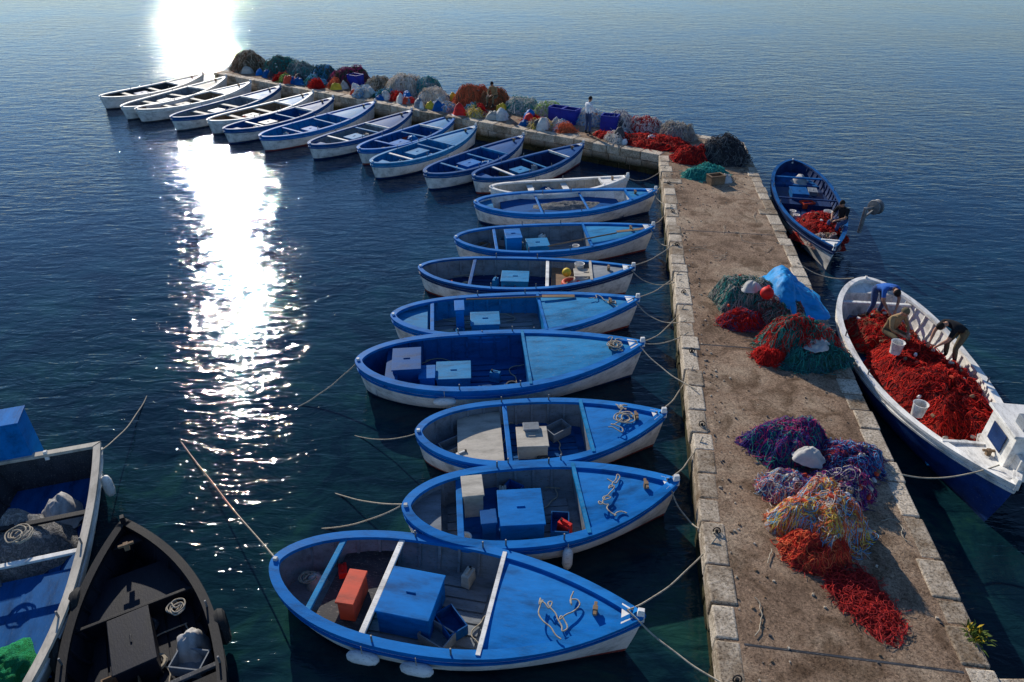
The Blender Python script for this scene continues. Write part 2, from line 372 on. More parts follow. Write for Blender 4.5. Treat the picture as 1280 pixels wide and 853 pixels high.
# ------------------------------------------------------------------ boats
RC=random.Random(99)
def boat(S0,B0,beam,sp):
    S0=Vector(S0);B0=Vector(B0); d=B0-S0; Lb=d.length; c=(S0+B0)/2
    root=empty(sp.get('name','fishing_boat'),(c.x,c.y,sp.get('dz',0.0)),math.atan2(d.y,d.x))
    root.rotation_euler[0]=R.uniform(-.02,.02)
    zs0=sp.get('zs',0.62); bowr=sp.get('bowr',0.30); sternr=sp.get('sternr',0.12)
    tm=0.44; tr=sp.get('transom',0)
    def f(t):
        if t<tm:
            u=1-t/tm; return (1-(1-tr)*u**2.2) if tr else (max(0,1-u**2.5))**0.60
        u=(t-tm)/(1-tm); return max(0,(1-u**2.15))**0.95
    def sheer(t): 
        return zs0+bowr*max(0,(t-0.4)/0.6)**2.2+sternr*max(0,(0.4-t)/0.4)**2
    NS=40; ts=[0.5-0.5*math.cos(math.pi*i/NS) for i in range(NS+1)]
    st=[(t,f(t)*beam/2) for t in ts]
    if tr: st=[(0.0,0.0)]+st
    zk=-0.35
    def yv(t,w,z):
        zs=sheer(t); h=max(0,min(1,(z-zk)/(zs-zk)))
        e=0.9*max(0,(t-0.5)/0.5)**1.5+ (0.35*max(0,(0.25-t)/0.25) if not tr else 0)
        return w*((1-e)*math.sqrt(max(0,1-(1-h)**2.4))+e*h**0.85)
    def xv(t,z):
        h=max(0,min(1,(z-zk)/(sheer(t)-zk))); k=(t-0.5)*2
        x=k*Lb/2
        rk=0.10 if k>0 else (0.03 if tr else 0.07)
        return x*(1-rk*(1-h)**1.3*abs(k)**2)
    def loop(zf,off):
        pts=[(xv(t,zf(t)),yv(t,w,zf(t)),zf(t)) for t,w in st]
        if off==0: return pts
        out=[];n=len(pts);cross=None
        for i,p in enumerate(pts):
            a=pts[i-1] if i>0 else (pts[1][0],-pts[1][1],0)
            b=pts[i+1] if i<n-1 else (pts[-2][0],-pts[-2][1],0)
            tx,ty=b[0]-a[0],b[1]-a[1]; l=math.hypot(tx,ty) or 1
            nx,ny=-ty/l,tx/l
            x,y=p[0]+nx*off,p[1]+ny*off
            if i==0: x,y=p[0]-off,0
            if tr and i==1: x=p[0]-off; y=p[1]+off
            if i==n-1: x,y=p[0]+off,0
            if y<0 or (off<0 and cross is not None and i>n//2):
                y=0
                if i>n//2:
                    if cross is None: cross=x
                    x=cross
            if off<0 and cross is not None and i>n//2: x=cross;y=0
            out.append((x,y,p[2]))
        return out
    def band(mb,A,B,m):
        n=len(A)
        for sg in (1,-1):
            vs=[(x,y*sg,z) for x,y,z in A]+[(x,y*sg,z) for x,y,z in B]
            mb.add(vs,[(i,i+1,n+i+1,n+i) for i in range(n-1)],m)
    g=sp.get
    hull=g('hull',WHITE);stripe=g('stripe',BLUE);boot=g('boot',RED);rail=g('rail',BLUE);ins_=g('inside',GREYP);flo=g('floor',GREYP);deck=g('deck',BLUE)
    zf=g('zf',0.10); rw=g('rw',0.11); sw=g('sw',0.12)
    mb=MB()
    lv=[lambda t:sheer(t),lambda t:sheer(t)-sw,lambda t:0.55*(sheer(t)-sw)+0.45*0.07,lambda t:0.2*(sheer(t)-sw)+0.8*0.07,lambda t:0.07,lambda t:-0.08,lambda t:-0.2,lambda t:-0.3,lambda t:zk]
    lp=[loop(q,0) for q in lv]
    for k,m in enumerate([stripe,hull,hull,hull,boot,boot,boot,boot]): band(mb,lp[k],lp[k+1],m)
    mb.obj('hull',root,smooth=True,auto=50)
    mb=MB()
    iv=[lambda t:sheer(t),lambda t:0.6*sheer(t)+0.4*zf,lambda t:0.25*sheer(t)+0.75*zf,lambda t:zf]
    ip=[loop(q,-0.055) for q in iv]
    for k in range(3): band(mb,ip[k],ip[k+1],ins_)
    n=len(ip[3])
    vs=[(x,y,z) for x,y,z in ip[3]]+[(x,-y,z) for x,y,z in ip[3]]
    mb.add(vs,[(i,i+1,n+i+1,n+i) for i in range(n-1)],flo)
    mb.obj('inner_lining',root,smooth=True)
    mb=MB()
    o1=loop(lambda t:sheer(t)-0.035,0.03);o2=loop(lambda t:sheer(t)+0.03,0.03);o3=loop(lambda t:sheer(t)+0.03,-rw);o4=loop(lambda t:sheer(t)-0.035,-rw);
    band(mb,o1,o2,rail);band(mb,o2,o3,g('railtop',rail));band(mb,o3,o4,rail);band(mb,o4,o1,rail)
    mb.obj('gunwale',root,smooth=True,auto=40)
    mb=MB()
    zr=sw+0.03
    o1=loop(lambda t:sheer(t)-zr-0.03,-0.01);o2=loop(lambda t:sheer(t)-zr-0.03,0.028);o3=loop(lambda t:sheer(t)-zr+0.025,0.028);o4=loop(lambda t:sheer(t)-zr+0.025,-0.01)
    band(mb,o1,o2,g('strake',stripe));band(mb,o2,o3,g('strake',stripe));band(mb,o3,o4,g('strake',stripe))
    mb.obj('rubbing_strake',root,smooth=True,auto=40)
    def wat(t,z,off=0.06): return max(0.02,yv(t,f(t)*beam/2,z)-off)
    def X(t): return (t-0.5)*Lb
    def deckpatch(t0,t1,zoff,m,camber=0.05,trim=None,wall=True,nm=None):
        mb=MB();K=14;vs=[]
        for i in range(K+1):
            t=t0+(t1-t0)*i/K; z=sheer(t)+zoff; w=wat(t,z,0.05); w=w if 0.004<t<0.992 else 0.01; x=xv(t,z)
            for j in range(-4,5): vs.append((x,w*j/4,z+camber*(1-(j/4)**2)*min(1,w)))
        mb.add(vs,[(i*9+j,i*9+j+1,(i+1)*9+j+1,(i+1)*9+j) for i in range(K) for j in range(8)],m)
        if wall:
            for t in ((t0,) if t0>0.3 else (t1,)):
                z=sheer(t)+zoff; w=wat(t,z,0.05); x=xv(t,z); wb=wat(t,zf,0.06)
                vs=[(x,w*j/4,z+camber*(1-(j/4)**2)*min(1,w)) for j in range(-4,5)]+[(x,wb*j/4,zf) for j in range(-4,5)]
                mb.add(vs,[(j,j+1,10+j,9+j) for j in range(8)],ins_)
                if trim: mb.box((x,0,z+0.035),(0.07,2*w+0.04,0.09),trim)
        mb.obj(nm or ('foredeck' if t0>0.3 else 'aft_deck'),root)
    if g('td'):
        deckpatch(g('td'),0.995,-0.03,deck,trim=g('trim',WHITE))
        deckpatch(0.945,0.996,0.035,g('hook',WHITE),0.02,wall=False,nm='breasthook')
    if g('ta'): deckpatch(0.006,g('ta'),g('taz',-0.12),g('adeck',deck),0.02)
    if g('raised'):
        for (t0,t1,z,m) in g('raised'):
            mb=MB();K=5;vs=[]
            for i in range(K+1):
                t=t0+(t1-t0)*i/K; w=wat(t,z,0.07)
                vs+=[(X(t),-w,z),(X(t),w,z)]
            mb.add(vs,[(2*i,2*i+1,2*i+3,2*i+2) for i in range(K)],m)
            for q in (0,K): mb.add([vs[2*q],vs[2*q+1],(vs[2*q+1][0],vs[2*q+1][1],zf),(vs[2*q][0],vs[2*q][1],zf)],[(0,1,2,3)],m)
            mb.obj('raised_boards',root)
    mb=MB()
    t=0.07
    tend=g('td',0.92)
    while t<tend-0.02:
        for sg in (-1,1):
            pr=[]
            for z in [zf+(sheer(t)-0.03-zf)*q/4 for q in range(5)]:
                w=wat(t,z,0.055); pr.append((X(t),w,z))
            vs=[]
            for (xx,w,z) in pr:
                for dx,dw in ((-.025,0.01),(-.025,-.04),(.025,-.04),(.025,.01)): vs.append((xx+dx,sg*(w+dw),z))
            mb.add(vs,[(4*k+j,4*k+j+1,4*k+j+5,4*k+j+4) for k in range(4) for j in range(3)],g('ribs',ins_))
        t+=0.36/Lb
    for j in range(-3,4):
        t0,t1=0.14,min(tend,0.85)-0.02
        y=j*0.2*min(1.2,beam/2)
        mb.box((X((t0+t1)/2),y,zf+0.02),((t1-t0)*Lb*(0.95 if abs(j)<3 else 0.6),0.18,0.025),flo)
    mb.obj('ribs_and_floorboards',root)
    mb=MB()
    for bm_ in g('beams',[]):
        t,wx,m,zo=bm_; z=sheer(t)+zo; w=wat(t,z,0.05)
        mb.box((X(t),0,z),(wx,2*w+0.03,0.05),m)
    for (t,y,lx,ly,h,m,z0) in g('boxes',[]):
        zb=zf+0.03 if z0 is None else z0; a=R.uniform(-.04,.04)
        mb.box((X(t),y,zb+h/2),(lx,ly,h),m,a)
        mb.box((X(t),y,zb+h+0.018),(lx+0.05,ly+0.05,0.035),m,a)
        if m is not ORANGE and lx>.4:
            mb.box((X(t),y,zb+h+0.045),(0.16,0.03,0.02),m,a)
    if mb.v: mb.obj('thwarts_and_boxes',root,bevel=0.012)
    mb=MB()
    zb=sheer(1)
    mb.box((Lb/2-0.05,0,zb+0.02),(0.13,0.09,0.24),g('stem',WHITE),0,0.75)
    mb.box((-Lb/2+0.05,0,sheer(0)-0.02),(0.09,0.08,0.2),g('stem',WHITE),0,0.75)
    tcl=0.88; mb.box((X(tcl),0,sheer(tcl)+0.06),(0.08,0.08,0.14),WOOD); mb.box((X(tcl),0,sheer(tcl)+0.10),(0.05,0.24,0.04),WOOD)
    for t in (0.35,0.55):
        for sg in (-1,1):
            w=f(t)*beam/2-0.04; mb.lathe((X(t),sg*w,sheer(t)+0.02),[(0.018,0),(0.018,0.15)],METAL,6)
    mb.obj('stem_and_fittings',root,bevel=0.006)
    if g('oars'):
        mb=MB()
        for (t0,y0,t1,y1) in g('oars'):
            a=Vector((X(t0),y0,sheer(t0)+0.03)); b=Vector((X(t1),y1,sheer(t1)+0.05)); dd=b-a; l=dd.length
            M=dd.to_track_quat('Z','Y').to_matrix()
            mb.lathe(a,[(0.022,0),(0.025,l*0.7)],WOOD,8,M)
            mb.box(a+dd*0.85,(l*0.3,0.14,0.02),WOOD,math.atan2(dd.y,dd.x))
        mb.obj('oars',root)
    for (t,y,z,r) in g('coils',[]):
        pts=[]
        for i in range(70):
            a=i*0.42; q=r*(0.6+0.4*math.sin(i*0.37)+0.2*R.random())
            pts.append((X(t)+q*math.cos(a)*1.1+.04*math.sin(i*.11),y+q*math.sin(a),(sheer(t)+0.06 if z is None else z)+0.012*(i//15)+0.01*R.random()))
        curves('rope_coil',[pts],0.0125,ROPE,root)
    if g('loose'):
        t=g('loose'); pts=[]
        x=X(t);y=0.3
        for i in range(34):
            pts.append((x,y,sheer(t)+0.075)); x+=R.uniform(-.12,.15); y+=R.uniform(-.18,.14)
            x=max(X(t)-.5,min(X(t)+.7,x))
            y=max(-wat(min(.97,x/Lb+.5),sheer(t),.1),min(wat(min(.97,x/Lb+.5),sheer(t),.1),y))
        curves('loose_rope',[pts],0.0125,ROPE,root)
    if g('slack',1):
        for q in range(2):
            pts=[];x=X(.2+.25*q);y=beam*.3*(1-2*q);h=0
            for i in range(26):
                tt=x/Lb+.5; w=wat(min(.9,max(.1,tt)),zf+.1,.12); y=max(-w,min(w,y))
                pts.append((x,y,zf+.06)); h+=RC.uniform(-.9,.9); x+=.11*math.cos(h); y+=.11*math.sin(h); x=max(X(.15),min(X(.6),x))
            curves('slack_line',[pts],0.0121,ROPE,root)
        mb=MB()
        for q in range(RC.randint(5,9)):
            t=RC.uniform(.12,min(tend,.7)-.05); y=RC.uniform(-1,1)*wat(t,zf+.1,.3); z=zf+.05; k=RC.randint(0,4); a=RC.uniform(0,3)
            if k==0: mb.lathe((X(t),y,z),[(.09,0),(.12,.24),(.125,.245),(.10,.24),(.08,.03)],RC.choice([WHITE,DGREY,YELLOW,BLUE3]),12)
            elif k==1:
                m_=RC.choice([WHITE,BLUE3,REDP,CREAM]); mb.box((X(t),y,z+.13),(.26,.15,.26),m_,a,.92); mb.box((X(t),y,z+.29),(.14,.03,.03),m_,a); mb.lathe((X(t)+.08*math.cos(a),y+.08*math.sin(a),z+.26),[(.025,0),(.025,.05)],RUBBER,8)
            elif k==2: mb.box((X(t),y,z+.02),(RC.uniform(.6,1.3),.12,.03),RC.choice([WOOD,CREAM,BLUE3]),RC.uniform(-.4,.4))
            elif k==3:
                m_=RC.choice([ORANGE,GREYP,BLUE2,WOOD]); mb.box((X(t),y,z+.01),(.5,.34,.02),m_,a)
                for s in (-1,1):
                    ca,sa=math.cos(a),math.sin(a); mb.box((X(t)-sa*s*.16,y+ca*s*.16,z+.12),(.5,.02,.2),m_,a); mb.box((X(t)+ca*s*.24,y+sa*s*.24,z+.12),(.02,.30,.2),m_,a)
            else: mb.torus((X(t),y,z+.05),.13,.035,RC.choice([DGREY,ROPE,ORANGE]),16,6)
        mb.obj('loose_gear',root)
    fd=g('fenders',[])
    if fd:
        mb=MB()
        for (t,sg,tw) in fd:
            w=f(t)*beam/2+0.10; zc=sheer(t)-0.32
            M=Matrix.Identity(3) if not tw else Matrix.Rotation(math.pi/2,3,'Y')
            cc=(X(t),sg*w,zc if not tw else zc+0.1)
            mb.lathe(cc,[(0.02,-0.26),(0.07,-0.22),(0.095,-0.12),(0.095,0.12),(0.07,0.22),(0.02,0.26)],WHITE,12,M)
            mb.lathe((X(t),sg*w,zc+0.2),[(0.008,0),(0.008,0.18)],ROPE,5)
        mb.obj('fenders',root,smooth=True)
    for (t,y,z,kind) in g('stuff',[]):
        mb=MB(); x=X(t)
        if kind=='bucket': mb.lathe((x,y,z),[(0.12,0),(0.15,0.30),(0.16,0.31),(0.14,0.305),(0.11,0.03)],g('bucketm',WHITE),14)
        if kind=='ring': mb.torus((x,y,z+0.06),0.24,0.06,ORANGE,24,8)
        if kind=='ball': mb.lathe((x,y,z+.14),[(0.14*math.sin(a*math.pi/8)+.001,-0.14*math.cos(a*math.pi/8)) for a in range(9)],YELLOW,14)
        if kind=='tyre': mb.torus((x,y,z),0.2,0.09,RUBBER,22,8,Matrix.Rotation(math.pi/2,3,'X'))
        mb.obj({'bucket':'bucket','ring':'life_ring','ball':'float','tyre':'tyre_fender'}[kind],root,smooth=True)
    for (t,y,z,lx,ly,h,m) in g('heap',[]):
        o=mound('cloth_heap',(X(t),y,z),lx,ly,h,0,m,R.randint(0,999),n=28,rough=0.3,fine=.04); o.parent=root
    return root,sheer,Lb

D=dict
b1=D(inside=GREYP,floor=GREYP,deck=BLUE,td=0.615,trim=WHITE,zs=0.62,rw=0.13,raised=[(0.155,0.30,0.30,DGREY)],
  beams=[(0.155,0.10,BLUE3,-0.02),(0.315,0.10,WHITE,-0.02)],boxes=[(0.245,-0.25,0.26,0.62,0.42,ORANGE,0.31),(0.40,-0.12,0.85,0.85,0.52,BLUE,None)],
  fenders=[(0.33,-1,1),(0.47,-1,1)],loose=0.82,coils=[(0.09,0.1,0.3,0.13)],heap=[(0.10,0.15,0.12,0.2,0.16,0.28,CLOTH)])
boat((-4.01,7.68),(2.0,6.48),2.2,b1)
b2=D(inside=GREYP,floor=GREYP,deck=BLUE,td=0.64,trim=BLUE3,ta=0.13,taz=-0.2,adeck=GREYP,rw=0.14,
  beams=[(0.2,0.12,BLUE,-.08)],boxes=[(0.25,0.38,0.36,0.5,0.62,CREAM,None),(0.42,-0.05,0.8,0.85,0.42,BLUE,None),(0.30,-0.3,0.25,0.3,0.5,BLUE2,None)],
  fenders=[(0.56,-1,0)],loose=0.75,raised=[(0.2,0.36,0.2,BLUE2)])
boat((-1.99,8.90),(3.12,9.40),2.05,b2)
b3=D(inside=GREYP,floor=BLUE2,deck=BLUE,td=0.68,trim=BLUE3,rw=0.12,raised=[(0.16,0.34,0.42,CREAM)],beams=[(0.36,0.1,BLUE,-.02)],
  boxes=[(0.46,-0.05,0.62,0.6,0.34,CREAM,None),(0.46,0.2,0.3,0.2,0.42,GREYP,None)],coils=[(0.84,0,None,0.2)],loose=0.85,hull=WHITE)
boat((-2.0,11.0),(3.27,11.42),2.1,b3)
b4=D(inside=BLUE2,floor=BLUE2,deck=BLUE3,td=0.585,trim=BLUE3,rw=0.14,zs=0.72,sw=.16,boot=NAVY,beams=[(0.12,0.3,BLUE2,-.15)],
  boxes=[(0.17,0.1,0.65,0.9,0.62,BLUE2,None),(0.24,-0.25,0.35,0.5,0.45,BLUE,None),(0.33,-0.1,0.8,0.7,0.36,BLUE3,None)],loose=0.88,coils=[(0.9,0,None,0.16)],fenders=[(0.3,-1,1)])
boat((-3.72,13.5),(3.23,14.05),2.5,b4)
b5=D(inside=BLUE3,floor=GREYP,deck=BLUE3,td=0.60,trim=BLUE,rw=0.12,ta=0.14,taz=-.1,beams=[(0.16,0.1,BLUE,-.02)],
  boxes=[(0.27,0.1,0.22,0.5,0.75,BLUE,None),(0.37,-0.1,0.75,0.65,0.42,BLUE3,None)],loose=0.8,oars=[(0.3,0.85,0.75,0.6)])
boat((-3.23,15.8),(3.5,16.45),2.25,b5)
b6=D(inside=GREYP,floor=NAVY,deck=GREYP,td=0.80,trim=CREAM,rail=BLUE2,railtop=BLUE,stripe=NAVY,rw=0.10,beams=[(0.25,0.1,BLUE2,-.02),(0.6,0.1,WHITE,-.03)],
  boxes=[(0.45,0.0,0.8,0.7,0.36,BLUE3,None),(0.78,0.1,0.7,0.5,0.12,CREAM,0.5)],raised=[(0.62,0.8,0.42,WOOD)],stuff=[(0.71,-0.35,0.45,'ring'),(0.69,0.2,0.45,'ball'),(0.75,.5,.45,'bucket')],
  heap=[(0.76,-0.1,0.45,0.4,0.35,0.2,CREAM)])
boat((-2.83,18.7),(3.67,18.35),2.2,b6)
b7=D(inside=GREYP,floor=GREYP,deck=BLUE3,td=0.66,trim=BLUE,rw=0.1,boot=RED,boxes=[(0.29,0.1,0.5,0.7,0.62,BLUE,None),(0.41,-0.1,0.7,0.6,0.36,BLUE3,None)],beams=[(0.2,0.1,BLUE,-.02)],
  oars=[(0.45,-0.7,0.95,-0.1)])
boat((-1.9,20.9),(4.8,21.5),2.2,b7)
b8=D(inside=WHITE,floor=NAVY,deck=BLUE3,td=0.84,trim=BLUE,rw=0.14,boot=NAVY,ta=0.1,raised=[(0.15,0.8,0.4,BLUE2)],beams=[(0.35,0.08,BLUE,-.1),(0.6,0.08,BLUE,-.1)],slack=0,
  heap=[(0.5,0.1,0.42,1.3,0.45,0.12,netmat('pale_net',[(0.35,0.33,0.30),(0.2,0.22,0.22)]))])
boat((-1.4,24.1),(5.5,24.95),2.4,b8)
boat((-0.87,25.9),(4.7,26.7),1.7,D(inside=CREAM,floor=CREAM,deck=WHITE,td=0.8,rail=WHITE,railtop=WHITE,stripe=WHITE,zs=.55,beams=[(0.3,0.25,WHITE,-.15),(0.55,0.25,WHITE,-.15)],boot=NAVY,stem=WHITE))
arm=[((-1.56,26.97),(3.28,31.0)),((-3.55,27.37),(0.57,32.27)),((-5.99,28.71),(-1.73,33.9)),((-6.9,30.64),(-2.83,36.16)),((-9.33,31.37),(-5.26,36.97)),
((-12.01,32.66),(-7.53,38.86)),((-14.17,33.9),(-10.03,39.78)),((-15.57,35.53),(-11.49,41.13)),((-17.72,36.16),(-13.86,42.77)),((-20.32,37.81),(-15.99,43.86)),((-21.34,38.33),(-18.08,45.46)),((-23.75,40.73),(-19.83,46.18))]
for i,(a,b) in enumerate(arm):
    if i<7:
        rl=[BLUE2,BLUE2,BLUE3,BLUE,BLUE2,BLUE,BLUE2][i]
        sp=D(inside=[NAVY,BLUE2,BLUE3,BLUE2,GREYP,BLUE3,BLUE2][i],floor=[NAVY,BLUE2,NAVY,GREYP,BLUE2,NAVY,GREYP][i],deck=[BLUE2,BLUE2,BLUE3,BLUE3,BLUE2,BLUE3,BLUE2][i],
          td=[.75,.66,.62,.7,.62,.64,.7][i],trim=[WHITE,BLUE3,BLUE3,WHITE,WHITE,BLUE,WHITE][i],rail=rl,railtop=rl,stripe=rl,rw=0.11,boot=[RED,NAVY,NAVY,RED,NAVY,RED,NAVY][i],
          beams=[(0.25,0.12,[WHITE,BLUE3,WHITE,BLUE,WHITE,BLUE,WHITE][i],-.03),(0.52,0.1,BLUE3,-.03)],boxes=[(0.38,R.uniform(-.2,.2),R.uniform(.6,.9),.65,R.uniform(.3,.5),[BLUE3,BLUE,BLUE3,BLUE,BLUE3,BLUE,GREYP][i],None)])
        if i%2==0: sp['ta']=0.14
        sp['heap']=[(R.uniform(.15,.6),R.uniform(-.4,.4),.15,R.uniform(.25,.5),.3,.35,R.choice([CLOTH,CREAM,ORANGE,GREYP,TARP]))]
    else:
        rl=[WHITE,BLUE2,WHITE,WHITE,WHITE][i-7]
        sp=D(inside=[WOOD,GREYP,WOOD,GREYP,DGREY][i-7],floor=[WOOD,DGREY,DGREY,WOOD,DGREY][i-7],deck=[BLUE3,BLUE3,WHITE,CREAM,GREYP][i-7],td=0.68,rail=rl,railtop=rl,stripe=rl,rw=0.10,
          beams=[(0.25,0.25,CREAM,-.1),(0.5,0.25,CREAM,-.1)],boxes=[(0.37,0,.7,.6,.35,[GREYP,WHITE,CREAM,GREYP,BLUE2][i-7],None)],boot=DGREY)
        sp['heap']=[(R.uniform(.15,.6),R.uniform(-.4,.4),.15,R.uniform(.3,.6),.35,.4,R.choice([CLOTH,WOOD,DGREY,ORANGE]))]
    boat(a,b,R.uniform(1.9,2.1),sp)
boat((-4.25,3.75),(-6.88,8.5),2.15,D(hull=BLACK,stripe=BLACK,boot=BLACK,rail=BLACK,railtop=BLACK,inside=BLACKB,floor=BLACKB,deck=BLACK,hook=BLACK,strake=BLACK,stem=BLACK,rw=.10,zs=.62,bowr=.2,
  beams=[(0.93,0.25,BLACK,-.1),(0.36,0.08,DGREY,-.05),(.66,.06,BLACK,-.1)],raised=[(0.68,0.84,0.42,BLACKB),(0.0+0.2,0.36,0.42,BLACK)],boxes=[(0.55,0.1,1.0,0.55,0.45,BLACKB,None)],
  stuff=[(0.62,1.12,0.42,'tyre'),(0.5,-1.13,0.4,'tyre')],coils=[(0.62,-0.55,0.5,0.13)],heap=[(0.5,-0.65,0.15,0.3,0.25,0.45,CLOTH)]))
boat((-9.25,10.25),(-7.0,3.0),2.3,D(transom=0.82,hull=WHITE,stripe=CREAM,boot=BLACK,rail=CREAM,railtop=CREAM,inside=DGREY,floor=BLUE2,deck=WHITE,strake=WHITE,rw=.10,zs=.72,
  td=.86,raised=[(0.36,0.62,0.3,BLUE2)],beams=[(0.24,0.12,BLACK,-.05),(0.36,0.1,WHITE,-.05)],oars=[(.45,-.3,.72,.5)],
  heap=[(0.25,-0.1,0.15,0.9,0.85,0.65,netmat('grey_net',[(0.42,0.40,0.38),(0.20,0.20,0.20),(0.5,0.48,0.45)],6)),(0.17,.35,.2,.45,.4,.5,CLOTH),(.6,.3,.32,.5,.4,.3,netmat('green_net',[(0.02,.35,.10),(.03,.5,.2)]))],
  boxes=[(-0.03,-.62,0.55,0.75,1.15,BLUE,0.5)],stuff=[(0.5,1.2,.5,'tyre')],fenders=[(.12,1,0)],coils=[(.3,.1,.85,.2)]))

# ------------------------------------------------------------------ mooring ropes
def edge_pt(y): 
    u=(y-L0.y)/dm.y; p=L0+dm*u+nr*0.2; return (p.x,p.y,PZ+0.08)
for a,ys in (((1.75,6.55,0.98),(8.0,5.3)),((2.9,9.4,0.95),(10.6,8.1)),((3.05,11.4,0.95),(13.1,)),((3.0,14.05,1.05),(16.0,12.2,14.6)),((3.3,16.4,0.95),(18,15.2)),((3.45,18.35,0.95),(20.1,17.5)),((4.6,21.5,.95),(23.2,20)),((5.3,24.9,.95),(26.6,23.4)),((4.5,26.6,.9),(27.6,))):
    for y in ys: rope(a,edge_pt(y),R.uniform(.15,.4),0.014)
for i,(a,b) in enumerate(arm):
    for k in (0.4,-0.9):
        t=((Vector(b)-L1).dot(da))+k; p=L1+da*t+na*0.25
        rope((b[0],b[1],0.95),(p.x,p.y,PZ+.04),0.12,0.0125)
rope((-2.05,8.95,0.7),(-4.3,9.1,-0.02),0.25,0.014)
rope((-1.95,9.0,0.7),(-3.6,10.0,-0.02),0.1,0.014)
rope((-3.7,13.5,0.8),(-5.08,12.8,-0.02),0.1,0.016)
rope((-2.0,11.0,0.7),(-3.6,11.8,-0.02),0.15,0.0125)
rope((-4.0,7.75,0.72),(-8.65,13.07,-0.02),0.25,0.014)
rope((-8.28,10.3,0.8),(-8.9,13.5,-0.02),0.2,0.0125)
rope((9.0,9.4,1.3),(7.2,9.6,PZ+.05),0.25,0.014)
rope((9.7,17.3,1.1),(8.6,18.6,PZ+.05),0.2,0.014)

# ------------------------------------------------------------------ right hand boats
REDN=[(0.50,0.012,0.008),(0.26,0.008,0.008),(0.60,0.035,0.02),(0.07,0.005,0.008)]
boat((12.05,28.9),(10.1,19.6),2.35,D(hull=WHITE,stripe=NAVY,rail=NAVY,railtop=BLUE2,inside=NAVY,floor=NAVY,deck=WHITE,td=.93,zs=.68,rw=.1,boot=NAVY,sw=.2,
  beams=[(0.2,0.15,BLUE2,-.05),(0.45,.1,NAVY,-.05)],raised=[(0.03,0.2,0.35,BLUE2),(0.22,.42,.3,NAVY)],boxes=[(0.33,-0.1,0.8,0.6,0.4,BLUE2,None),(.28,.5,.5,.3,.3,GREYP,None)],
  stuff=[(.6,.5,.45,'bucket')],heap=[(.15,.2,.36,.4,.35,.3,CLOTH)]))
net_pile((10.75,22.3,0.35),0.95,1.5,0.65,-.2,REDN,31,320,0.007,floats=8)
net_pile((10.35,20.9,0.5),0.55,0.6,0.35,0,[(0.45,0.4,0.35),(0.3,0.1,0.08)],32,60,0.007)
h=empty('net_hauler',(11.75,21.6,0.7),0.4)
mb=MB(); M=Matrix.Rotation(math.pi/2,3,'Y')
mb.lathe((0.55,0,0.75),[(0.04,-.12),(0.25,-.11),(0.25,-.07),(0.13,-.02),(0.13,.02),(0.25,.07),(0.25,.11),(0.04,.12)],METAL,22,M)
mb.lathe((0.1,0,0.75),[(0.04,0),(0.04,0.5)],METAL,10,M); mb.box((0.1,0,0.35),(0.1,0.1,0.9),METAL); mb.box((0.3,0.0,0.55),(0.5,0.06,0.06),METAL,0,1,('Y',-.5))
mb.obj('pulley_and_bracket',h,bevel=.01,smooth=True)

boat((10.15,17.5),(9.05,8.9),2.75,D(hull=paint('hull_blue',(0.01,0.055,0.22),0.25),stripe=WHITE,strake=WHITE,rail=WHITE,railtop=WHITE,inside=WHITE,floor=BLUE3,deck=WHITE,td=.84,zs=.80,bowr=.45,sternr=.2,rw=.11,sw=.13,boot=NAVY,
  beams=[(0.13,0.12,WHITE,-.1)],ta=.07,adeck=WHITE,stuff=[(.76,.55,.35,'bucket'),(.79,.1,.35,'bucket'),(.45,-.45,.95,'bucket'),(.7,-.65,.75,'bucket')],trim=WHITE,slack=0))
net_pile((9.95,12.7,0.35),1.15,2.4,0.75,.05,REDN,41,1100,0.006,floats=26,n=70,fine=.1)
net_pile((9.85,15.4,0.3),1.0,1.2,0.55,.0,[REDN[0],REDN[1],(0.25,.12,.06)],42,340,0.006,floats=12)
w=empty('wheelhouse_box',(9.75,9.95,1.05),math.radians(-98))
mb=MB()
mb.box((0.0,0.15,0.35),(0.95,1.25,0.85),WHITE,0,0.97); mb.box((0.0,0.15,0.80),(1.05,1.4,0.06),WHITE)
mb.box((0.55,0.15,0.15),(0.25,1.0,0.5),WHITE); mb.box((-.1,.75,1.0),(.07,.07,.5),METAL); mb.box((.2,-.15,.93),(.3,.4,.2),GREYP)
mb.box((-0.482,.2,.38),(.02,.5,.4),NAVY); mb.box((0,-.49,.4),(.5,.02,.4),NAVY)
mb.obj('cabin',w,bevel=.03)

# ------------------------------------------------------------------ nets on the pier
PUR=(0.07,0.025,0.17);NVY=(0.015,0.03,0.12);ORG=(0.60,0.13,0.05);WHT=(0.55,0.48,0.40);TEA=(0.02,0.20,0.17);GRN=(0.015,0.08,0.06);GRY=(0.30,0.29,0.26);OLV=(0.08,0.065,0.04);BRN=(0.18,0.09,0.045);RST=(0.42,0.10,0.04);LBL=(0.10,0.30,0.5);LIM=(.25,.4,.08);MAG=(.35,.03,.12);YEL=(.6,.42,.08)
net_pile((5.35,8.25,PZ),0.85,0.75,0.82,0.2,[ORG,WHT,RST,YEL,LBL],51,1200,0.0048,floats=18,n=64)
net_pile((5.05,7.75,PZ),0.6,0.5,0.38,0.2,[(0.50,.04,.02),ORG,(0.3,.02,.02)],52,520,0.0048)
net_pile((5.45,6.85,PZ),0.45,0.8,0.05,0.3,[(0.40,.025,.02),(0.25,.02,.02)],53,420,0.0045,fine=.03)
net_pile((5.1,9.15,PZ),0.6,0.45,0.38,0.0,[WHT,(0.45,.12,.1),PUR,LBL],54,420,0.005,floats=6)
net_pile((5.5,10.35,PZ),0.9,0.75,0.6,0.2,[PUR,NVY,MAG,TEA],55,800,0.005,n=60)
net_pile((6.5,9.9,PZ),0.75,0.65,0.42,0.0,[NVY,PUR,LBL,(0.3,.04,.05)],56,560,0.005,floats=8)
